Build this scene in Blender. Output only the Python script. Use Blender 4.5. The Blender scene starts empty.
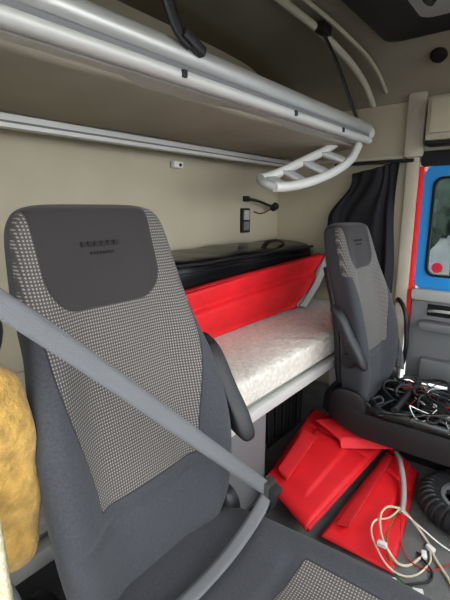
import bpy, bmesh, math, random
from mathutils import Vector, Matrix
random.seed(3)
S = bpy.context.scene
COL = S.collection
S.view_settings.view_transform = 'Standard'
try: S.view_settings.look = 'Medium High Contrast'
except Exception: pass
S.view_settings.exposure = 0.12

# ------------------------------------------------------------ materials
def srgb(r, g, b):
    f = lambda c: (c/255/12.92) if c/255 <= .04045 else ((c/255+.055)/1.055)**2.4
    return (f(r), f(g), f(b), 1)

def mat(name, col, rough=.6, metal=0., nscale=0, namt=.15, bump=0., bscale=200, coat=0, detail=4, sheen=0):
    m = bpy.data.materials.new(name); m.use_nodes = True
    nt = m.node_tree; b = nt.nodes['Principled BSDF']
    b.inputs['Base Color'].default_value = col
    b.inputs['Roughness'].default_value = rough
    b.inputs['Metallic'].default_value = metal
    b.inputs['Coat Weight'].default_value = coat
    b.inputs['Sheen Weight'].default_value = sheen
    tc = nt.nodes.new('ShaderNodeTexCoord')
    if nscale:
        n = nt.nodes.new('ShaderNodeTexNoise'); n.inputs['Scale'].default_value = nscale
        n.inputs['Detail'].default_value = detail
        nt.links.new(tc.outputs['Object'], n.inputs['Vector'])
        r = nt.nodes.new('ShaderNodeValToRGB')
        r.color_ramp.elements[0].position = .3; r.color_ramp.elements[1].position = .7
        r.color_ramp.elements[0].color = tuple(c*(1-namt) for c in col[:3])+(1,)
        r.color_ramp.elements[1].color = tuple(min(1, c*(1+namt)) for c in col[:3])+(1,)
        nt.links.new(n.outputs['Fac'], r.inputs['Fac'])
        nt.links.new(r.outputs['Color'], b.inputs['Base Color'])
    if bump:
        n2 = nt.nodes.new('ShaderNodeTexNoise'); n2.inputs['Scale'].default_value = bscale
        n2.inputs['Detail'].default_value = 3
        nt.links.new(tc.outputs['Object'], n2.inputs['Vector'])
        bp = nt.nodes.new('ShaderNodeBump'); bp.inputs['Strength'].default_value = bump
        bp.inputs['Distance'].default_value = .01
        nt.links.new(n2.outputs['Fac'], bp.inputs['Height'])
        nt.links.new(bp.outputs['Normal'], b.inputs['Normal'])
    return m

M = {}
M['wall'] = mat('beige_wall_trim', srgb(182, 174, 154), .75, nscale=3, namt=.06, bump=.15, bscale=300)
M['panel'] = mat('beige_panel', srgb(180, 173, 157), .6, nscale=4, namt=.05, bump=.08, bscale=300)
M['ceil'] = mat('taupe_headliner', srgb(150, 143, 129), .9, nscale=5, namt=.07, bump=.2, bscale=400)
M['under'] = mat('bunk_underside_fabric', srgb(165, 158, 143), .85, nscale=4, namt=.08, bump=.2, bscale=300)
M['alu'] = mat('brushed_aluminium', srgb(200, 199, 197), .38, .5, nscale=6, namt=.04)
M['alu_pale'] = mat('pale_painted_metal', srgb(210, 209, 206), .45, .15)
M['black'] = mat('black_plastic', srgb(38, 38, 40), .45, bump=.1, bscale=500)
M['rubber'] = mat('black_rubber', srgb(42, 42, 44), .5)
M['blackgloss'] = mat('black_vinyl', srgb(22, 22, 24), .25, nscale=9, namt=.3, bump=.12, bscale=10)
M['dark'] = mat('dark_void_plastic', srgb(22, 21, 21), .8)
M['curtain'] = mat('black_curtain_cloth', srgb(38, 38, 42), .9, bump=.2, bscale=150)
M['red'] = mat('red_painted_panel', srgb(226, 42, 50), .55, nscale=10, namt=.08, bump=.05, bscale=20)
M['redin'] = mat('red_panel_dusty', srgb(208, 42, 50), .65, nscale=8, namt=.12, bump=.08, bscale=30)
M['matt'] = mat('mattress_fabric', srgb(222, 216, 206), .95, nscale=55, namt=.13, bump=.7, bscale=70, sheen=.2)
M['floor'] = mat('grey_rubber_floor', srgb(110, 110, 109), .8, nscale=14, namt=.16, bump=.3, bscale=260)
M['grey'] = mat('mid_grey_plastic', srgb(124, 125, 127), .55, bump=.1, bscale=400)
M['lgrey'] = mat('light_grey_plastic', srgb(174, 174, 172), .5)
M['belt'] = mat('seatbelt_webbing', srgb(112, 113, 116), .6, bump=.5, bscale=700)
M['mustard'] = mat('mustard_fabric', srgb(172, 138, 72), .9, nscale=45, namt=.32, bump=.6, bscale=120, sheen=.2)
M['cream'] = mat('cream_fabric', srgb(196, 187, 158), .9, nscale=150, namt=.25, bump=.5, bscale=240)
M['blue'] = mat('bright_blue_frame', srgb(40, 140, 205), .4)
M['white'] = mat('white_plastic', srgb(224, 224, 220), .45)
M['wirer'] = mat('red_wire', srgb(190, 40, 30), .4)
M['wireo'] = mat('cream_cable', srgb(205, 196, 170), .5)
M['wireg'] = mat('green_wire', srgb(60, 120, 60), .5)
M['brass'] = mat('steel_fixing', srgb(130, 128, 125), .35, .9)

g = bpy.data.materials.new('window_glass'); g.use_nodes = True
nt = g.node_tree; nt.nodes.clear()
o = nt.nodes.new('ShaderNodeOutputMaterial'); mx = nt.nodes.new('ShaderNodeMixShader')
tr = nt.nodes.new('ShaderNodeBsdfTransparent'); tr.inputs[0].default_value = (.6, .65, .67, 1)
gl = nt.nodes.new('ShaderNodeBsdfGlossy'); gl.inputs['Roughness'].default_value = .05
mx.inputs[0].default_value = .06
nt.links.new(tr.outputs[0], mx.inputs[1]); nt.links.new(gl.outputs[0], mx.inputs[2]); nt.links.new(mx.outputs[0], o.inputs[0])
M['glass'] = g

def seat_material():
    m = bpy.data.materials.new('seat_upholstery'); m.use_nodes = True
    nt = m.node_tree; N = nt.nodes; L = nt.links; b = N['Principled BSDF']
    b.inputs['Roughness'].default_value = .92
    tc = N.new('ShaderNodeTexCoord'); sp = N.new('ShaderNodeSeparateXYZ')
    L.new(tc.outputs['Object'], sp.inputs[0])
    def mth(op, a, c=None, cl=False):
        n = N.new('ShaderNodeMath'); n.operation = op; n.use_clamp = cl
        for i, v in enumerate((a, c)):
            if v is None: continue
            if isinstance(v, (int, float)): n.inputs[i].default_value = v
            else: L.new(v, n.inputs[i])
        return n.outputs[0]
    x = sp.outputs[0]
    at_h = N.new('ShaderNodeAttribute'); at_h.attribute_name = 'along'
    h = at_h.outputs['Fac']
    p = mth('MULTIPLY', mth('SINE', mth('ADD', mth('MULTIPLY', x, math.pi/.0052), mth('MULTIPLY', h, math.pi/.0060))),
            mth('SINE', mth('SUBTRACT', mth('MULTIPLY', x, math.pi/.0052), mth('MULTIPLY', h, math.pi/.0060))))
    dots = mth('MULTIPLY', mth('SUBTRACT', p, .15), 2.0, True)
    def attr(n):
        a = N.new('ShaderNodeAttribute'); a.attribute_name = n; return a.outputs['Fac']
    sa, sb = attr('sd_pattern'), attr('sd_patch')
    ma = mth('MULTIPLY', mth('SUBTRACT', sa, 0), 700, True)
    mb = mth('MULTIPLY', mth('SUBTRACT', sb, 0), 700, True)
    def mix(f, a, c):
        n = N.new('ShaderNodeMix'); n.data_type = 'RGBA'
        L.new(f, n.inputs[0])
        for i, v in ((6, a), (7, c)):
            if isinstance(v, tuple): n.inputs[i].default_value = v
            else: L.new(v, n.inputs[i])
        return n.outputs[2]
    nz = N.new('ShaderNodeTexNoise'); nz.inputs['Scale'].default_value = 240; L.new(tc.outputs['Object'], nz.inputs['Vector'])
    base = mix(nz.outputs['Fac'], srgb(66, 63, 63), srgb(88, 84, 83))
    pat = mix(dots, base, srgb(142, 137, 131))
    char = mix(nz.outputs['Fac'], srgb(50, 51, 55), srgb(74, 75, 80))
    c1 = mix(ma, char, pat)
    c2 = mix(mb, c1, srgb(54, 50, 51))
    sea = mth('MINIMUM', mth('ABSOLUTE', sa), mth('ABSOLUTE', sb))
    sm = mth('SUBTRACT', 1, mth('MULTIPLY', sea, 450), True)
    c3 = mix(sm, c2, srgb(38, 36, 37))
    L.new(c3, b.inputs['Base Color'])
    bp = N.new('ShaderNodeBump'); bp.inputs['Strength'].default_value = .4; bp.inputs['Distance'].default_value = .002
    hh = mth('SUBTRACT', mth('ADD', mth('MULTIPLY', nz.outputs['Fac'], .35), mth('MULTIPLY', mth('MULTIPLY', dots, ma), .3)), mth('MULTIPLY', sm, 1.5))
    L.new(hh, bp.inputs['Height']); L.new(bp.outputs[0], b.inputs['Normal'])
    b.inputs['Sheen Weight'].default_value = .1
    return m
M['seat'] = seat_material()

# ------------------------------------------------------------ helpers
def empty(name, loc=(0, 0, 0)):
    e = bpy.data.objects.new(name, None); COL.objects.link(e); e.location = loc
    e.empty_display_size = .05
    return e

def link(o, parent=None):
    COL.objects.link(o)
    if parent: o.parent = parent
    return o

def smooth(me, ang=40):
    for p in me.polygons: p.use_smooth = True
    try: me.set_sharp_from_angle(angle=math.radians(ang))
    except Exception: pass

def box(name, lo, hi, m, parent=None, bevel=.004, rot=None, seg=2):
    lo = Vector(lo); hi = Vector(hi); c = (lo+hi)/2; s = hi-lo
    bm = bmesh.new(); bmesh.ops.create_cube(bm, size=1)
    for v in bm.verts: v.co = Vector((v.co.x*s.x, v.co.y*s.y, v.co.z*s.z))
    if bevel > 0:
        bmesh.ops.bevel(bm, geom=bm.edges[:], offset=min(bevel, min(s)*.45), segments=seg, profile=.6, affect='EDGES')
    me = bpy.data.meshes.new(name); bm.to_mesh(me); bm.free()
    me.materials.append(m); smooth(me)
    o = bpy.data.objects.new(name, me); o.location = c
    if rot: o.rotation_euler = rot
    return link(o, parent)

def tube(name, pts, r, m, parent=None, smoothc=True, cyc=False, res=6):
    cu = bpy.data.curves.new(name, 'CURVE'); cu.dimensions = '3D'
    cu.bevel_depth = r; cu.bevel_resolution = 4; cu.use_fill_caps = True
    if smoothc:
        sp = cu.splines.new('BEZIER'); sp.bezier_points.add(len(pts)-1)
        for bp, p in zip(sp.bezier_points, pts):
            bp.co = p; bp.handle_left_type = bp.handle_right_type = 'AUTO'
        sp.resolution_u = res
    else:
        sp = cu.splines.new('POLY'); sp.points.add(len(pts)-1)
        for q, p in zip(sp.points, pts): q.co = (*p, 1)
    sp.use_cyclic_u = cyc
    cu.materials.append(m)
    o = bpy.data.objects.new(name, cu)
    return link(o, parent)

def grid_mesh(name, verts, nu, nv, m, parent=None, cyc_u=False, capv=False, thick=0, sub=0):
    faces = []
    for j in range(nv-1):
        for i in range(nu if cyc_u else nu-1):
            i2 = (i+1) % nu
            faces.append((j*nu+i, j*nu+i2, (j+1)*nu+i2, (j+1)*nu+i))
    if capv:
        faces.append(tuple(reversed(range(nu)))); faces.append(tuple((nv-1)*nu+i for i in range(nu)))
    me = bpy.data.meshes.new(name); me.from_pydata([tuple(v) for v in verts], [], faces); me.update()
    bm = bmesh.new(); bm.from_mesh(me); bmesh.ops.recalc_face_normals(bm, faces=bm.faces[:]); bm.to_mesh(me); bm.free()
    me.materials.append(m); smooth(me, 50)
    o = bpy.data.objects.new(name, me)
    if thick:
        md = o.modifiers.new('thickness', 'SOLIDIFY'); md.thickness = thick; md.offset = 0
    if sub:
        md = o.modifiers.new('sub', 'SUBSURF'); md.levels = sub; md.render_levels = sub
    return link(o, parent)

def catmull(keys, n):
    out = []
    K = len(keys)
    for i in range(n):
        t = i/(n-1)*(K-1); k = min(int(t), K-2); f = t-k
        p0 = keys[max(k-1, 0)]; p1 = keys[k]; p2 = keys[k+1]; p3 = keys[min(k+2, K-1)]
        out.append(tuple(.5*((2*b)+(-a+c)*f+(2*a-5*b+4*c-d)*f*f+(-a+3*b-3*c+d)*f**3) for a, b, c, d in zip(p0, p1, p2, p3)))
    return out

def strap(name, pts, width, side, m, parent=None, th=.0016, n=24):
    P = catmull([tuple(p)+tuple(s) for p, s in zip(pts, side)], n)
    vs = []
    for q in P:
        p = Vector(q[:3]); s = Vector(q[3:]).normalized()
        for k in (-.5, -.2, .2, .5): vs.append(p+s*width*k)
    return grid_mesh(name, vs, 4, len(P), m, parent, thick=th)

def sstep(a, b, x):
    t = max(0, min(1, (x-a)/(b-a))); return t*t*(3-2*t)
def sg(v): return 1 if v >= 0 else -1

# ------------------------------------------------------------ room shell (truck cab)
FL = .14; XF = 2.30; XN = -.16; YB = 1.40; YF = -.85; ZC = 1.95

box('floor', (XN, YF, FL-.05), (XF, YB, FL), M['floor'], bevel=0)
box('wall_back', (XN, YB, FL), (XF, YB+.04, ZC), M['wall'], bevel=0)
prof = [(XN-.02, 1.71), (XN, 1.79), (XN+.1, 1.90), (XN+.25, ZC), (.6, ZC+.01), (1.2, ZC+.01), (1.8, ZC), (2.06, 1.92), (2.22, 1.84), (2.29, 1.76), (2.31, 1.71)]
pc = catmull(prof, 50)
vs = []
for j in range(12):
    y = YF+(YB+.02-YF)*j/11
    for p in pc: vs.append((p[0], y, p[1]))
grid_mesh('ceiling', vs, 50, 12, M['ceil'], thick=.02)
wl = empty('wall_near')
box('pillar', (XN-.05, .52, FL), (XN, YB, 1.74), M['panel'], wl)
box('front_post', (XN-.05, YF, FL), (XN, YF+.08, 1.74), M['panel'], wl)
wf = empty('wall_front')
box('lower_bulkhead', (XN, YF-.04, FL), (XF, YF, .85), M['black'], wf)
box('header', (XN, YF-.04, 1.8), (XF, YF, ZC+.02), M['panel'], wf)
wr = empty('wall_far')
box('rear_side_panel', (XF, .60, FL), (XF+.05, YB, 1.78), M['wall'], wr, bevel=0)
box('header_panel', (XF, YF, 1.42), (XF+.05, .60, 1.78), M['panel'], wr, bevel=0)
box('pillar_trim', (XF-.035, .585, FL+.1), (XF, .645, 1.46), M['panel'], wr, bevel=.012)
box('red_door_jamb', (XF-.02, .563, .55), (XF+.05, .585, 1.40), M['red'], wr, bevel=.006)

# ------------------------------------------------------------ far door
d = empty('door_1')
DY0, DY1 = -.62, .563
def frame_ring(name, x0, x1, oy0, oy1, oz0, oz1, iy0, iy1, iz0, iz1, m, parent, r=.05):
    def rr(y0, y1, z0, z1, r, n=6):
        pts = []
        for cy, cz, a0 in ((y1-r, z1-r, 0), (y0+r, z1-r, 90), (y0+r, z0+r, 180), (y1-r, z0+r, 270)):
            for k in range(n+1):
                a = math.radians(a0+90*k/n); pts.append((cy+r*math.cos(a), cz+r*math.sin(a)))
        return pts
    A = rr(oy0, oy1, oz0, oz1, r); B = rr(iy0, iy1, iz0, iz1, r*.8)
    n = len(A)
    vs = [(x1, *p) for p in A]+[(x0, *p) for p in A]+[(x0, *p) for p in B]+[(x1, *p) for p in B]+[(x1, *p) for p in A]
    return grid_mesh(name, vs, n, 5, m, parent, cyc_u=True)
frame_ring('blue_window_surround', XF, XF+.04, DY0, DY1, .79, 1.40, DY0+.06, DY1-.048, .865, 1.345, M['blue'], d, .05)
frame_ring('window_seal', XF-.006, XF+.02, DY0+.055, DY1-.044, .861, 1.349, DY0+.065, DY1-.056, .872, 1.338, M['dark'], d, .045)
box('glass', (XF+.018, DY0+.06, .87), (XF+.022, DY1-.05, 1.34), M['glass'], d, bevel=0)
box('door_card', (XF-.03, DY0, .30), (XF+.05, DY1, .79), M['grey'], d, bevel=.02)
box('door_card_top_roll', (XF-.055, DY0, .74), (XF+.0, DY1, .80), M['lgrey'], d, bevel=.02)
box('armrest_shelf', (XF-.10, DY0+.1, .60), (XF-.02, DY1-.06, .645), M['grey'], d, bevel=.018)
box('handle_recess', (XF-.035, .30, .665), (XF-.026, .48, .725), M['dark'], d, bevel=.01)
tube('door_pull', [(XF-.04, .31, .69), (XF-.065, .35, .70), (XF-.065, .43, .70), (XF-.04, .47, .69)], .008, M['lgrey'], d)
box('storage_pocket', (XF-.08, DY0+.1, .32), (XF-.02, DY1-.08, .45), M['grey'], d, bevel=.02)
st = bpy.data.meshes.new('sticker'); bm = bmesh.new()
bmesh.ops.create_cone(bm, cap_ends=True, segments=28, radius1=.026, radius2=.026, depth=.002); bm.to_mesh(st); bm.free()
st.materials.append(mat('sticker_red', srgb(200, 40, 70), .4))
so = bpy.data.objects.new('round_sticker', st); so.rotation_euler = (0, math.pi/2, 0); so.location = (XF+.014, .465, .905); link(so, d)
box('window_header', (XF-.03, DY0, 1.40), (XF+.04, .58, 1.47), M['black'], d, bevel=.012)

# ------------------------------------------------------------ storage cupboard above the door + trims
c = empty('overhead_cupboard')
box('body', (XF-.13, YF+.1, 1.50), (XF-.005, .55, 1.695), M['panel'], c, bevel=.02)
box('lid', (XF-.145, YF+.12, 1.53), (XF-.128, .53, 1.68), M['wall'], c, bevel=.01)
box('bottom_strip', (XF-.12, YF+.1, 1.485), (XF-.01, .55, 1.50), M['black'], c, bevel=.004)
box('trim_1', (XF-.05, .57, 1.44), (XF-.0, .66, 1.74), M['panel'], None, bevel=.018)
box('trim_2', (XF-.03, .66, 1.44), (XF-.0, 1.39, 1.46), M['panel'], None, bevel=.006)
tube('trim_3', [(1.15, .93, 1.95), (1.5, .905, 1.935), (1.85, .86, 1.875), (2.1, .83, 1.79), (2.24, .82, 1.70)], .016, M['panel'])
tube('trim_4', [(1.15, .86, 1.955), (1.5, .84, 1.94), (1.85, .80, 1.895), (2.12, .78, 1.84), (2.27, .77, 1.76)], .009, M['wall'])

# roof hatch
h = empty('roof_hatch')
def rrxy(x0, x1, y0, y1, r, n=6):
    pts = []
    for cx, cy, a0 in ((x1-r, y1-r, 0), (x0+r, y1-r, 90), (x0+r, y0+r, 180), (x1-r, y0+r, 270)):
        for k in range(n+1):
            a = math.radians(a0+90*k/n); pts.append((cx+r*math.cos(a), cy+r*math.sin(a)))
    return pts
A = rrxy(1.25, 2.04, -.35, .70, .06); B = rrxy(1.30, 1.99, -.30, .65, .05); C = rrxy(1.40, 1.91, -.2, .53, .05)
vs = [(*p, 1.94) for p in A]+[(*p, 1.90) for p in A]+[(*p, 1.885) for p in B]+[(*p, 1.915) for p in C]
grid_mesh('surround', vs, len(A), 4, M['black'], h, cyc_u=True)
box('blind', (1.38, -.22, 1.915), (1.93, .55, 1.925), M['lgrey'], h, bevel=.002)
tube('hatch_handle', [(1.5, .45, 1.91), (1.55, .45, 1.88), (1.7, .45, 1.88), (1.75, .45, 1.91)], .008, M['black'], h)
l = empty('interior_lamp')
def revolve(name, prof, m, parent, loc, n=28, axis=None):
    vs = []
    for r, z in prof:
        for k in range(n):
            a = 2*math.pi*k/n; vs.append((r*math.cos(a), r*math.sin(a), z))
    o = grid_mesh(name, vs, n, len(prof), m, parent, cyc_u=True, capv=True); o.location = loc
    if axis: o.rotation_euler = axis
    return o
revolve('ring', [(.032, 0), (.036, -.008), (.030, -.02), (.02, -.024), (.004, -.025)], M['dark'], l, (2.17, .52, 1.86), axis=(0, math.radians(35), 0))

# ------------------------------------------------------------ upper bunk
ub = empty('upper_bunk')
X0, X1 = -.12, 2.10
def extr(name, prof, xa, xb, m, parent):
    n = len(prof); vs = [(xa, *p) for p in prof]+[(xb, *p) for p in prof]
    return grid_mesh(name, vs, n, 2, m, parent, cyc_u=True, capv=True)
def circ(cy, cz, ry, rz, n=20): return [(cy+ry*math.cos(2*math.pi*k/n), cz+rz*math.sin(2*math.pi*k/n)) for k in range(n)]
extr('front_tube', circ(.79, 1.568, .026, .028), X0, X1, M['alu'], ub)
extr('front_groove', [(.775, 1.530), (.82, 1.530), (.82, 1.542), (.775, 1.542)], X0, X1-.01, M['grey'], ub)
extr('front_lower_lip', circ(.785, 1.515, .022, .017), X0, X1, M['alu_pale'], ub)
extr('front_inner_channel', [(.80, 1.497), (.86, 1.492), (.86, 1.50), (.81, 1.60), (.80, 1.60)], X0, X1-.02, M['alu'], ub)
revolve('rail_end_cap', [(.03, 0), (.034, .01), (.028, .03), (.005, .034)], M['alu_pale'], ub, (X1-.005, .79, 1.55), axis=(0, math.pi/2, 0))
extr('rear_rail', [(1.27, 1.425), (1.31, 1.425), (1.32, 1.46), (1.29, 1.475), (1.265, 1.46)], X0, 2.24, M['alu_pale'], ub)
extr('rear_rail_groove', [(1.262, 1.437), (1.27, 1.437), (1.27, 1.442), (1.262, 1.442)], X0, 2.24, M['grey'], ub)
vs = []
nu = 40
for j in range(14):
    t = j/13; y = .83+(1.29-.83)*t
    for i in range(nu):
        x = X0+(2.12-X0)*i/(nu-1)
        z = 1.50+(1.47-1.50)*t+.02*math.sin(math.pi*t)*-.6+.002*math.sin(x*9+t*4)
        vs.append((x, y, z))
grid_mesh('underside_fabric', vs, nu, 14, M['under'], ub, thick=.01)
box('upper_mattress', (X0, .84, 1.51), (2.08, 1.38, 1.60), M['under'], ub, bevel=.03)
for i, x in enumerate((.46, 1.38)):
    box('rail_clip_%d' % i, (x, 1.372, 1.375), (x+.055, 1.398, 1.402), M['white'], ub, bevel=.003)
    revolve('clip_screw_%d' % i, [(.007, 0), (.007, .004), (.002, .005)], M['dark'], ub, (x+.035, 1.372, 1.388), n=12, axis=(math.pi/2, 0, 0))
for i, x in enumerate((.8, 1.35, 1.75)):
    box('stop_%d' % i, (x, .758, 1.508), (x+.015, .768, 1.525), M['black'], ub, bevel=.002)
strap('hold_down_strap', [(.62, .74, 1.93), (.67, .745, 1.80), (.73, .75, 1.68), (.78, .752, 1.60), (.83, .755, 1.575)],
      .035, [(1, 0, .3)]*5, M['black'], ub, th=.006)
box('strap_buckle', (.79, .742, 1.575), (.87, .765, 1.60), M['black'], ub, bevel=.006, rot=(0, math.radians(20), 0))
strap('support_strap', [(1.72, .86, 1.90), (1.80, .82, 1.78), (1.87, .79, 1.66), (1.93, .775, 1.58)],
      .024, [(1, 0, .4)]*4, M['black'], ub, th=.004)
box('strap_anchor', (1.69, .84, 1.885), (1.77, .88, 1.925), M['black'], ub, bevel=.01)

# ------------------------------------------------------------ ladder hanging from upper bunk
la = empty('bunk_ladder')
LA = [(2.03, .80, 1.49), (1.97, .81, 1.42), (1.86, .84, 1.36), (1.73, .88, 1.315), (1.61, .92, 1.29), (1.53, .95, 1.285)]
LB = [(1.97, .89, 1.50), (1.90, .91, 1.46), (1.79, .94, 1.415), (1.68, .97, 1.37), (1.59, 1.0, 1.335), (1.53, 1.02, 1.32)]
for nm, LL in (('rail_a', LA), ('rail_b', LB)):
    P = catmull(LL, 30); vs = []
    for k, p in enumerate(P):
        q = P[min(k+1, 29)]; pr = P[max(k-1, 0)]
        tdir = (Vector(q)-Vector(pr)).normalized(); s = Vector((0, 1, 0)); u = tdir.cross(s).normalized()
        for a in range(16):
            aa = 2*math.pi*a/16
            vs.append(Vector(p)+s*.017*math.cos(aa)+u*.021*math.sin(aa))
    grid_mesh(nm, vs, 16, 30, M['alu_pale'], la, cyc_u=True, capv=True)
PA, PB = catmull(LA, 30), catmull(LB, 30)
for i, k in enumerate((7, 13, 19, 25)):
    a, b = Vector(PA[k]), Vector(PB[k]); dd = Vector((.5, 0, .16)).normalized()
    strap('rung_%d' % i, [tuple(a), tuple((a+b)/2), tuple(b)], .05, [tuple(dd)]*3, M['lgrey'], la, th=.02, n=6)
tube('foot_end', [LA[-1], (1.51, .985, 1.30), LB[-1]], .019, M['lgrey'], la)

# ------------------------------------------------------------ lower bunk
lb = empty('lower_bunk')
BY = .735
def serp(hw, hh, n, N=40):
    r = []
    for k in range(N):
        a = 2*math.pi*k/N; c_, s_ = math.cos(a), math.sin(a)
        r.append((hw*sg(c_)*abs(c_)**(2/n), hh*sg(s_)*abs(s_)**(2/n)))
    return r
vs = []
NX = 120
for i in range(NX):
    x = -.1+(2.285+.1)*i/(NX-1)
    for (y, z) in serp(.332, .061, 7, 96):
        q = .0035*math.sin(x*48)*math.sin(y*48) if z > .03 else 0
        vs.append((x, 1.064+y, .6045+z+q))
grid_mesh('mattress', vs, 96, NX, M['matt'], lb, cyc_u=True, capv=True)
box('front_rail', (-.1, BY-.022, .505), (2.27, BY+.012, .545), M['alu_pale'], lb, bevel=.008)
box('base_board', (-.1, BY+.015, .50), (2.28, 1.39, .543), M['lgrey'], lb, bevel=.003)
box('support_panel', (.95, BY+.02, FL), (1.20, BY+.06, .50), M['grey'], lb, bevel=.006)
box('support_post', (1.78, BY+.0, FL), (1.815, BY+.04, .505), M['lgrey'], lb, bevel=.006)
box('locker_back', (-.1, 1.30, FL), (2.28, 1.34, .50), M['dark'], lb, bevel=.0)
box('locker_side', (-.1, BY+.03, FL), (.9, BY+.06, .50), M['grey'], lb, bevel=.004)
cr = empty('storage_crate')
for nm, lo, hi in (('back', (1.40, 1.16, FL+.005), (1.75, 1.18, .42)), ('front', (1.40, .90, FL+.005), (1.75, .915, .40)),
                   ('side_l', (1.39, .90, FL+.005), (1.405, 1.18, .42)), ('side_r', (1.745, .90, FL+.005), (1.76, 1.18, .42)),
                   ('bottom', (1.40, .91, FL+.005), (1.75, 1.17, FL+.02)), ('rim', (1.38, .885, .40), (1.77, .90, .425))):
    box(nm, lo, hi, M['dark'], cr, bevel=.004)
for i in range(5):
    box('rib_%d' % i, (1.43+i*.065, .89, .18), (1.44+i*.065, .90, .39), M['black'], cr, bevel=.002)

# ------------------------------------------------------------ black padded case on bunk
vs = []; N = 56; NX = 60
for i in range(NX):
    t = i/(NX-1); x = .92+1.33*t
    e = min(1, (min(t, 1-t)*18+.15))**.5
    for k, (y, z) in enumerate(serp(.139, .172, 7, N)):
        w = .003*math.sin(x*11+z*14)+.0015*math.sin(x*27+y*30)
        zz = .840+z*e+w*(1 if z > 0 else .1)
        if z > 0: zz += .012*(y/.135)*e
        vs.append((x, 1.237+y*e, zz))
bag = empty('black_storage_bag')
grid_mesh('body', vs, N, NX, M['blackgloss'], bag, cyc_u=True, capv=True)
tube('piping', [(.98+1.22*k/12, 1.102, .985+.002*math.sin(k*1.7)) for k in range(13)], .006, M['black'], bag)
tube('lid_seam', [(.98+1.22*k/12, 1.0965, .955+.001*math.sin(k*1.7)) for k in range(13)], .003, M['black'], bag)
strap('handle', [(1.78, 1.16, 1.005), (1.84, 1.17, 1.03), (1.95, 1.18, 1.032), (2.02, 1.19, 1.012)], .028, [(0, 1, .3)]*4, M['black'], bag, th=.004)

# red fairing on bunk
rf = empty('red_fairing_panel')
keys = [(1.058, .935), (1.052, .925), (1.058, .88), (1.066, .845), (1.05, .825), (1.046, .80), (1.058, .74), (1.078, .69), (1.074, .668)]
pr = catmull(keys, 40)
vs = []; NX = 44
for j, (y, z) in enumerate(pr):
    tz = (z-.668)/(.935-.668)
    xr = 1.96+.27*tz; xl = 1.02
    for i in range(NX):
        t = i/(NX-1); x = xl+(xr-xl)*t
        zz = .673+(z-.668)*(.80+.20*t)
        vs.append((x, y+.003*math.sin(x*5)-(.012 if t > .97 else 0), zz+.002*math.sin(x*4)))
grid_mesh('skin', vs, NX, 40, M['red'], rf, thick=.005)
tube('grey_end_edge', [(2.24, 1.05, .935), (2.11, 1.045, .80), (1.97, 1.065, .68)], .009, M['lgrey'], rf)
strap('grey_end_trim', [(2.245, 1.03, .925), (2.12, 1.02, .80), (1.98, 1.03, .685)], .04, [(.6, -.5, -.3)]*3, M['lgrey'], rf, th=.004)
strap('top_flange', [(1.02, 1.072, .89), (1.5, 1.074, .912), (2.23, 1.072, .940)], .026, [(0, 1, .15)]*3, M['redin'], rf, th=.004)

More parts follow.
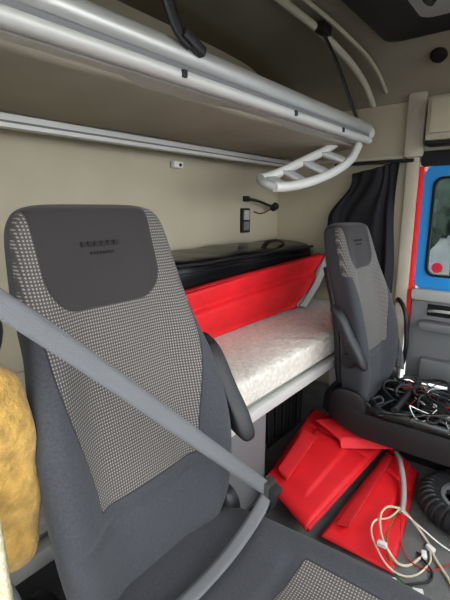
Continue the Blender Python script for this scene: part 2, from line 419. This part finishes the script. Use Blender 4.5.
# ------------------------------------------------------------ seats
def make_seat(name, cx, dz, arm_side, cushion=True):
    root = empty(name, (cx, 0, dz))
    keys = [  # z, hw, front, back, dip
        (.43, .165, .57, .65, .00), (.47, .190, .545, .665, .02), (.53, .212, .525, .675, .045), (.60, .226, .518, .68, .055),
        (.70, .236, .525, .685, .06), (.80, .234, .548, .70, .058), (.88, .222, .575, .72, .05), (.95, .204, .602, .745, .036),
        (1.02, .190, .63, .77, .022), (1.09, .182, .655, .785, .012), (1.15, .174, .675, .795, .008), (1.18, .162, .685, .795, .004),
        (1.197, .144, .697, .785, 0), (1.205, .11, .715, .77, 0), (1.207, .06, .73, .755, 0)]
    R = catmull(keys, 160); N = 132; vs = []; sa = []; sb = []; al = []
    for (z, hw, yf, yb, dip) in R:
        yc = (yf+yb)/2; th = (yb-yf)/2
        tp = .24 if z < .9 else .24-.10*sstep(.9, 1.05, z)
        for (x, y) in serp(hw, th, 4.2, N):
            yy = yc+y
            if y > -th*.8: x *= 1-tp*(y/th+.8)/1.8
            if y < 0:
                yy += dip*(1-sstep(.38, .86, abs(x)/hw))*min(1, -y/th*1.3)
            if y < 0: yy += .008*math.exp(-((z-.625-.5*x*x)/.009)**2)*(1-sstep(.17, .22, abs(x)))
            vs.append((x, yy, z)); al.append(z*1.02)
            wz = .172 if z > .95 else (.128+.044*sstep(.66, .95, z))
            zb = .665
            dd = min(wz-abs(x), z-(zb+.5*x*x))
            if y > -th*.3: dd = min(dd, -.02)
            if z > 1.0 and y < -th*.3: dd = max(dd, .01)
            sa.append(dd)
            ex = math.hypot(max(abs(x+.018)-.070, 0), max(1.085-z, 0)*.9)
            pd = .056-ex if z > 1.0 else -.05
            if y > 0: pd = min(pd, .02)
            sb.append(pd)
    o = grid_mesh('backrest', vs, N, 160, M['seat'], root, cyc_u=True, capv=True)
    for nm, arr in (('sd_pattern', sa), ('sd_patch', sb), ('along', al)):
        at = o.data.attributes.new(nm, 'FLOAT', 'POINT'); at.data.foreach_set('value', arr)
    thr = mat('embroidery_thread', srgb(40, 37, 37), .85)
    for r, (zz, n, w) in enumerate(((1.135, 6, .011), (1.119, 8, .005))):
        for k in range(n):
            xx = -.018-(n-1)/2*w*1.3+k*w*1.3
            box('stitch_%d_%d' % (r, k), (xx-w/2, .676+(-.0065 if r else 0), zz-w*.42), (xx+w/2, .681, zz+w*.42), thr, root, bevel=.001)
    vs = []
    for (z, hw, yf, yb, dip) in catmull(keys[2:9], 20):
        for (x, y) in serp(hw*.74, .018, 5, 32): vs.append((x, yb+y-.004, z))
    grid_mesh('back_shell', vs, 32, 20, M['black'], root, cyc_u=True, capv=True)
    s = arm_side; vs = []
    AK = [(.535, .665, .018, .026), (.54, .68, .026, .038), (.562, .73, .028, .040), (.598, .79, .027, .038), (.634, .86, .025, .034), (.645, .885, .016, .022)]
    for (y, z, a_, b_) in catmull(AK, 24):
        for (px, py) in serp(a_, b_, 3.2, 24): vs.append((s*.260+px, y+.01+py*.9, z+py*.45))
    grid_mesh('armrest', vs, 24, 24, M['black'], root, cyc_u=True, capv=True)
    revolve('armrest_pivot', [(.030, -.03), (.032, 0), (.027, .012), (.004, .014)], M['black'], root, (s*.236, .60, .67), axis=(0, math.pi/2*s, 0))
    for sd in (-1, 1):
        vs = []
        for xx, sc in ((.0, .85), (.012, 1), (.03, 1), (.036, .8)):
            for (py, pz) in serp(.075*sc, .070*sc, 2.6, 28): vs.append((sd*(.200+xx), .60+py, .47+pz))
        grid_mesh('recliner_cover_%s' % ('l' if sd < 0 else 'r'), vs, 28, 4, M['black'], root, cyc_u=True, capv=True)
    if cushion:
        CK = [(.60, .20, .42, .475, .0), (.575, .225, .39, .495, .01), (.52, .238, .375, .508, .022), (.44, .244, .37, .515, .032), (.30, .250, .37, .520, .038),
              (.15, .252, .375, .522, .036), (.05, .246, .39, .515, .026), (.0, .232, .41, .50, .012), (-.02, .20, .43, .48, 0)]
        R = catmull(CK, 110); vs = []; sa = []; sb = []; al = []
        for (y, hw, zb, zt, dip) in R:
            zc = (zb+zt)/2; th = (zt-zb)/2
            for (x, z) in serp(hw, th, 4.2, N):
                zz = zc+z
                if z > 0:
                    zz -= dip*(1-sstep(.42, .85, abs(x)/hw))*min(1, z/th*1.3)
                    zz -= .007*math.exp(-((y-.345)/.008)**2)*(1 if abs(x) < .17 else 0)
                    dd = min(.172-abs(x), .335-y-.5*x*x)
                else: dd = -.03
                vs.append((x, y, zz)); sa.append(dd); sb.append(-.1); al.append(y)
        o = grid_mesh('cushion', vs, N, 110, M['seat'], root, cyc_u=True, capv=True)
        for nm, arr in (('sd_pattern', sa), ('sd_patch', sb), ('along', al)):
            at = o.data.attributes.new(nm, 'FLOAT', 'POINT'); at.data.foreach_set('value', arr)
        box('seat_pan', (-.22, .03, .33), (.22, .6, .385), M['black'], root, bevel=.02)
    return root

s1 = make_seat('truck_seat', .497, 0, 1)
box('suspension_base', (-.20, .08, FL), (.20, .58, .335), M['dark'], s1, bevel=.03)
tube('buckle_stalk', [(.250, .56, .40), (.258, .51, .46), (.256, .47, .515)], .010, M['black'], s1)
box('buckle', (.236, .44, .50), (.272, .475, .565), M['black'], s1, bevel=.006, rot=(math.radians(20), 0, 0))
strap('shoulder_belt', [(-.60, .56, 1.38), (-.42, .535, 1.22), (-.20, .50, 1.01), (.06, .475, .745), (.252, .462, .55)],
      .032, [(.72, .12, .62), (.72, .12, .62), (.7, .1, .65), (.68, .05, .7), (.6, .0, .8)], M['belt'], s1, th=.002)
strap('lap_belt', [(.252, .462, .55), (.20, .452, .53), (.05, .44, .512), (-.12, .445, .512), (-.22, .47, .53), (-.262, .53, .46)],
      .030, [(.3, .7, .5), (.1, 1, .3), (0, 1, .05), (0, 1, .05), (0, .9, .3), (0, .7, .7)], M['belt'], s1, th=.002)
box('belt_tongue', (.235, .45, .535), (.272, .475, .575), M['brass'], s1, bevel=.004)

s2 = make_seat('truck_seat.001', 1.80, -.07, -1, cushion=False)
vs = []
pts = [(-.20, .70), (-.235, .60), (-.235, .30), (-.22, .06), (-.12, .0), (.12, .0), (.22, .06), (.235, .30), (.235, .60), (.20, .70)]
P = catmull(pts+[pts[0]], 61)[:-1]
for sc, z in ((1.0, .40), (1.04, .36), (1.03, .42), (1.0, .455), (.95, .455), (.93, .40)):
    for p in P: vs.append((p[0]*sc, .35+(p[1]-.35)*sc, z+.06*sstep(.5, .72, p[1])))
grid_mesh('skirt', vs, len(P), 6, M['black'], s2, cyc_u=True)
box('pan', (-.2, .04, .40), (.2, .62, .42), M['dark'], s2, bevel=.01)
box('pedestal', (-.06, .10, FL+.07), (.2, .58, .40), M['dark'], s2, bevel=.03)
for i, x in enumerate((-.17, .17)):
    box('slide_rail_%d' % i, (x-.015, .05, .43), (x+.015, .58, .465), M['brass'], s2, bevel=.004)
tube('cross_tube_a', [(-.19, .15, .475), (.19, .15, .475)], .013, M['black'], s2, False)
tube('cross_tube_b', [(-.19, .42, .49), (.19, .42, .49)], .013, M['black'], s2, False)
tube('release_bar', [(-.19, .0, .44), (-.17, -.06, .43), (.17, -.06, .43), (.19, .0, .44)], .008, M['black'], s2)
for i in range(8):
    x = -.16+.045*i
    box('module_%d' % i, (x, .10+.07*(i % 3), .43), (x+.04, .19+.08*(i % 3), .475+.012*(i % 2)), M['black'] if i % 2 else M['rubber'], s2, bevel=.006)
tube('air_spring_top', [(0, .3, .42), (0, .3, .47)], .06, M['black'], s2, False)
cols = [M['black'], M['black'], M['rubber'], M['black'], M['lgrey'], M['brass'], M['black'], M['white'], M['rubber'], M['wirer']]
for i in range(30):
    pts = []
    x = random.uniform(-.17, .17); y = random.uniform(.06, .5)
    for k in range(6):
        pts.append((x, y, random.uniform(.45, .52))); x = max(-.19, min(.19, x+random.uniform(-.09, .09))); y = max(.03, min(.53, y+random.uniform(-.1, .1)))
    tube('cable_%d' % i, pts, (.006 if i % 10 < 4 else .0022), cols[i % 10], s2)
for i in range(4):
    x = random.uniform(-.16, .12); y = random.uniform(.06, .4)
    box('connector_%d' % i, (x, y, .48), (x+.025, y+.016, .496), M['white'] if i % 2 else M['lgrey'], s2, bevel=.003, rot=(0, 0, random.random()*3))
strap('seat_belt', [(.19, .76, 1.05), (.215, .70, .95), (.245, .62, .80), (.256, .55, .62), (.256, .53, .50)], .04, [(.2, 1, 0), (.3, 1, .3), (.2, 1, .5), (.1, 1, .3), (0, 1, 0)], M['belt'], s2, th=.002)

gh = empty('grab_handle')
tube('bar', [(2.27, .63, .72), (2.20, .60, .74), (2.16, .56, .70), (2.15, .54, .60), (2.16, .54, .46), (2.20, .56, .40), (2.27, .58, .40)], .011, M['black'], gh)

# ------------------------------------------------------------ curtain
cu = empty('curtain')
vs = []; NU, NV = 110, 44
for j in range(NV):
    t = j/(NV-1); z = 1.425-.66*t
    y0 = .665; y1 = .90+.14*sstep(.05, .4, t)-.12*sstep(.5, 1, t)
    for i in range(NU):
        s = i/(NU-1)
        amp = .012*(.5+1.0*t)*(.5+.6*math.sin(s*7+1))
        x = 2.225+amp*math.sin(s*math.pi*11+1.6*math.sin(s*5+t*2))+.010*math.sin(s*9+t*4)+.006*math.sin(s*23-t*6)
        vs.append((x, y0+(y1-y0)*s+.012*math.sin(t*5+s*9), z-.05*s*(1-t)**2-.04*math.sin(s*3)*t))
grid_mesh('cloth', vs, NU, NV, M['curtain'], cu, thick=.003)
tube('rail', [(2.225, .60, 1.425), (2.225, 1.0, 1.425)], .008, M['black'], cu, False)

# ------------------------------------------------------------ socket + reading lamp on the back wall
pw = empty('power_socket')
box('plate', (1.905, 1.385, 1.065), (1.985, 1.40, 1.20), M['black'], pw, bevel=.006)
box('switch', (1.92, 1.379, 1.135), (1.97, 1.387, 1.188), M['lgrey'], pw, bevel=.003)
box('outlet', (1.92, 1.379, 1.078), (1.97, 1.387, 1.126), M['grey'], pw, bevel=.008)
rl = empty('reading_lamp_bracket')
tube('arm', [(1.95, 1.385, 1.25), (2.0, 1.35, 1.24), (2.09, 1.33, 1.215), (2.13, 1.33, 1.21)], .007, M['black'], rl)
box('wall_mount', (1.93, 1.375, 1.235), (1.965, 1.40, 1.265), M['black'], rl, bevel=.004)
revolve('lamp_head', [(.010, -.02), (.02, -.015), (.022, .02), (.004, .024)], M['black'], rl, (2.145, 1.33, 1.205), n=18, axis=(0, math.radians(70), 0))
tube('lead', [(2.13, 1.34, 1.195), (2.10, 1.38, 1.17), (2.02, 1.385, 1.18)], .003, M['black'], rl)

# ------------------------------------------------------------ red panels on floor
def sheet(name, corners, z, m, parent, bulge=.02, n=48, ridge=True, lip=.02, th=.005):
    A, B, C, D = [Vector(c) for c in corners]; vs = []
    for j in range(n):
        v = j/(n-1)
        for i in range(n):
            u = i/(n-1)
            p = (A*(1-u)+B*u)*(1-v)+(D*(1-u)+C*u)*v
            e = min(u, 1-u, v, 1-v)
            p = p.copy(); p.z += bulge*math.sin(math.pi*u)**.7*math.sin(math.pi*v)**.7 - lip*(1-sstep(0, .04, e))
            if ridge:
                p.z += .007*sstep(.22, .26, u)*(1-sstep(.70, .74, u))*sstep(.12, .16, v)
                p.z -= .008*math.exp(-((v-.72)/.012)**2)
            vs.append(p)
    return grid_mesh(name, vs, n, n, m, parent, thick=th)
fp = empty('red_bumper_panel')
sheet('main_skin', [(1.16, .73, .235), (1.06, .51, .21), (1.74, .47, .215), (1.74, .83, .26)], 0, M['red'], fp, bulge=.008, lip=.012)
tube('rolled_edge', [(1.07, .51, .196), (1.40, .492, .198), (1.73, .475, .20)], .008, M['redin'], fp)
sheet('inner_flange', [(1.20, .70, .265), (1.18, .65, .255), (1.50, .69, .262), (1.50, .75, .280)], 0, M['redin'], fp, bulge=.003, ridge=False, lip=.008)
fq = empty('red_side_panel')
sheet('skin', [(1.10, .475, .175), (1.12, .255, .155), (1.68, .325, .155), (1.76, .46, .18)], 0, M['red'], fq, bulge=.006, lip=.008)
sheet('fold', [(1.16, .45, .19), (1.16, .41, .198), (1.66, .42, .20), (1.70, .45, .19)], 0, M['redin'], fq, bulge=.003, ridge=False, lip=.006)
fr = empty('red_corner_panel')
sheet('skin', [(1.56, .73, .300), (1.52, .60, .275), (1.70, .38, .265), (1.80, .50, .305)], 0, M['redin'], fr, bulge=.003, ridge=False, lip=.006)
sheet('folded_flange', [(1.52, .60, .272), (1.50, .585, .245), (1.685, .365, .235), (1.70, .38, .262)], 0, M['red'], fr, bulge=.0, ridge=False, lip=.0)

# ------------------------------------------------------------ small knobbly wheel lying on the floor
hz = empty('rubber_tyred_wheel')
WX, WY = 1.535, .115
vs = []; NU, NV = 20, 36*8
for j in range(NV):
    a = 2*math.pi*j/NV; kn = 1 if (j % 8) < 5 else 0
    for i in range(NU):
        b = 2*math.pi*i/NU
        r = .036+(.007*kn if math.cos(b) > -.2 else 0)
        rr = .132+r*math.cos(b)
        vs.append((WX+rr*math.cos(a), WY+rr*math.sin(a), FL+.046+r*1.02*math.sin(b)))
vs += vs[:NU]
grid_mesh('tyre', vs, NU, NV+1, M['rubber'], hz, cyc_u=True)
revolve('rim', [(.100, -.02), (.104, .0), (.100, .02), (.088, .022), (.084, .0), (.088, -.02)], M['grey'], hz, (WX, WY, FL+.05), n=40)
revolve('hub', [(.030, -.03), (.032, .0), (.030, .03), (.016, .034), (.014, .02)], M['black'], hz, (WX, WY, FL+.05))
for k in range(6):
    a = k*math.pi/3+.3
    tube('spoke_%d' % k, [(WX+.03*math.cos(a), WY+.03*math.sin(a), FL+.052), (WX+.09*math.cos(a), WY+.09*math.sin(a), FL+.052)], .009, M['black'], hz, False)

# ------------------------------------------------------------ wiring harness on floor
wh = empty('wiring_harness')
zf = FL+.006
tube('grey_conduit', [(1.66, .41, .215), (1.58, .37, .22), (1.45, .32, .19), (1.36, .30, .18)], .010, M['lgrey'], wh)
W = [
 ([(1.37, .31, .185), (1.31, .34, .21), (1.22, .33, .21), (1.15, .28, .19), (1.17, .24, zf), (1.25, .20, zf)], M['wireo'], .004),
 ([(1.37, .30, .185), (1.34, .26, .18), (1.31, .20, zf), (1.26, .17, zf), (1.20, .12, zf), (1.08, .05, zf)], M['wireo'], .004),
 ([(1.36, .30, .185), (1.33, .24, .18), (1.32, .14, zf), (1.31, .04, zf), (1.28, -.05, zf)], M['white'], .0025),
 ([(1.36, .30, .18), (1.28, .28, .18), (1.21, .24, zf), (1.2, .18, zf), (1.27, .12, zf), (1.31, .05, zf)], M['wirer'], .002),
 ([(1.36, .31, .18), (1.29, .31, .19), (1.20, .30, .18), (1.12, .24, zf), (1.10, .18, zf)], M['wireg'], .002),
 ([(1.36, .31, .185), (1.28, .32, .20), (1.21, .35, .21), (1.15, .32, .19), (1.13, .24, zf), (1.22, .18, zf), (1.29, .19, zf)], M['wireo'], .003),
 ([(1.25, .22, zf), (1.18, .16, zf), (1.12, .20, zf), (1.09, .24, zf)], M['black'], .003),
]
for i, (p, m_, r) in enumerate(W): tube('wire_%d' % i, p, r, m_, wh)
for i, (x, y, z, a) in enumerate(((1.25, .20, zf, .3), (1.29, .19, zf, 1.), (1.10, .18, zf, 2.), (1.09, .24, zf, .7), (1.15, .30, .2, 1.6))):
    box('connector_%d' % i, (x-.014, y-.008, z-.005), (x+.014, y+.008, z+.009), M['white'], wh, bevel=.003, rot=(0, 0, a))

# ------------------------------------------------------------ stuff beside near seat
gb = empty('grey_backpack')
vs = []
for (z, sx, sy) in catmull([(.142, .05, .04), (.16, .085, .05), (.40, .09, .055), (.58, .085, .05), (.638, .04, .03)], 24):
    for (x, y) in serp(sx, sy, 3, 32): vs.append((.155+x, .635+y, z))
grid_mesh('body', vs, 32, 24, M['grey'], gb, cyc_u=True, capv=True)
box('pocket', (.085, .565, .22), (.225, .59, .45), M['black'], gb, bevel=.012)
cb = empty('mustard_cushion')
vs = []
for (z, sx, sy) in catmull([(.645, .03, .02), (.655, .085, .04), (.72, .106, .05), (.82, .11, .052), (.92, .104, .05), (.975, .08, .038), (.988, .02, .015)], 50):
    for (x, y) in serp(sx, sy, 3, 48):
        vs.append((.178+x, .625+y+.004*math.sin(z*60+x*30), z+.005*math.sin(x*60)))
grid_mesh('pad', vs, 48, 50, M['mustard'], cb, cyc_u=True, capv=True)
gj = empty('rolled_jacket')
vs = []
for i in range(24):
    t = i/23; e = min(1, min(t, 1-t)*8+.2)**.5
    for (y, z) in serp(.045, .035, 2.5, 24): vs.append((.09+.17*t, .635+y*e, 1.026+z*e+.004*math.sin(t*20)))
grid_mesh('roll', vs, 24, 24, M['black'], gj, cyc_u=True, capv=True)
bl = empty('cream_blanket')
vs = []
for j in range(30):
    t = j/29; z = .145+.72*t
    for i in range(24):
        s = i/23
        vs.append((.06+.128*s-.012*t, .50+.010*math.sin(s*14+t*3)-.02*(1-t), z))
grid_mesh('cloth', vs, 24, 30, M['cream'], bl, thick=.012)

# ------------------------------------------------------------ outside
box('ground', (-60, -60, -1.35), (60, 60, -1.3), mat('asphalt', srgb(130, 130, 128), .9, nscale=2, namt=.15), None, bevel=0)
bd = empty('neighbouring_building')
box('facade', (16, -6, -1.3), (20, 14, 2.2), mat('grey_render', srgb(150, 148, 145), .8, nscale=2), bd, bevel=0)
box('roof', (15.7, -6.3, 2.2), (20.3, 14.3, 2.5), mat('roof_tile', srgb(90, 80, 78), .8, nscale=6), bd, bevel=0)
for i in range(9):
    box('pane_%d' % i, (15.95, -5+i*2, .2), (16.02, -4+i*2, 1.5), M['dark'], bd, bevel=0)
for t in range(3):
    te = empty('tree' if t == 0 else 'tree.%03d' % t, (9+t*1.3, .2+t*1.5, -1.3))
    tube('trunk', [(0, 0, 0), (.05, 0, 1.2), (0, .05, 2.2)], .12, mat('bark', srgb(80, 66, 55), .9), te)
    bm = bmesh.new()
    for k in range(16):
        r = random.uniform(.3, .6)
        bmesh.ops.create_icosphere(bm, subdivisions=2, radius=r, matrix=Matrix.Translation((random.uniform(-.8, .8), random.uniform(-.8, .8), 2.3+random.uniform(-.4, 1.3))))
    for v in bm.verts: v.co += Vector((random.uniform(-.06, .06), random.uniform(-.06, .06), random.uniform(-.06, .06)))
    me = bpy.data.meshes.new('foliage'); bm.to_mesh(me); bm.free()
    me.materials.append(mat('leaves', srgb(66, 78, 66), .8, nscale=8, namt=.4))
    link(bpy.data.objects.new('foliage', me), te)

# ------------------------------------------------------------ world + light
w = bpy.data.worlds.new('overcast_sky'); S.world = w; w.use_nodes = True
bg = w.node_tree.nodes['Background']; bg.inputs[0].default_value = (.95, .98, 1, 1); bg.inputs[1].default_value = 4.6

# ------------------------------------------------------------ camera
cd = bpy.data.cameras.new('camera'); cam = bpy.data.objects.new('camera', cd); COL.objects.link(cam)
cd.sensor_width = 36; cd.lens = 25.2; cd.clip_start = .02
cam.location = (0, 0, 1.2)
cam.rotation_euler = (math.radians(90-12.35), 0, math.radians(38.3-90))
S.camera = cam
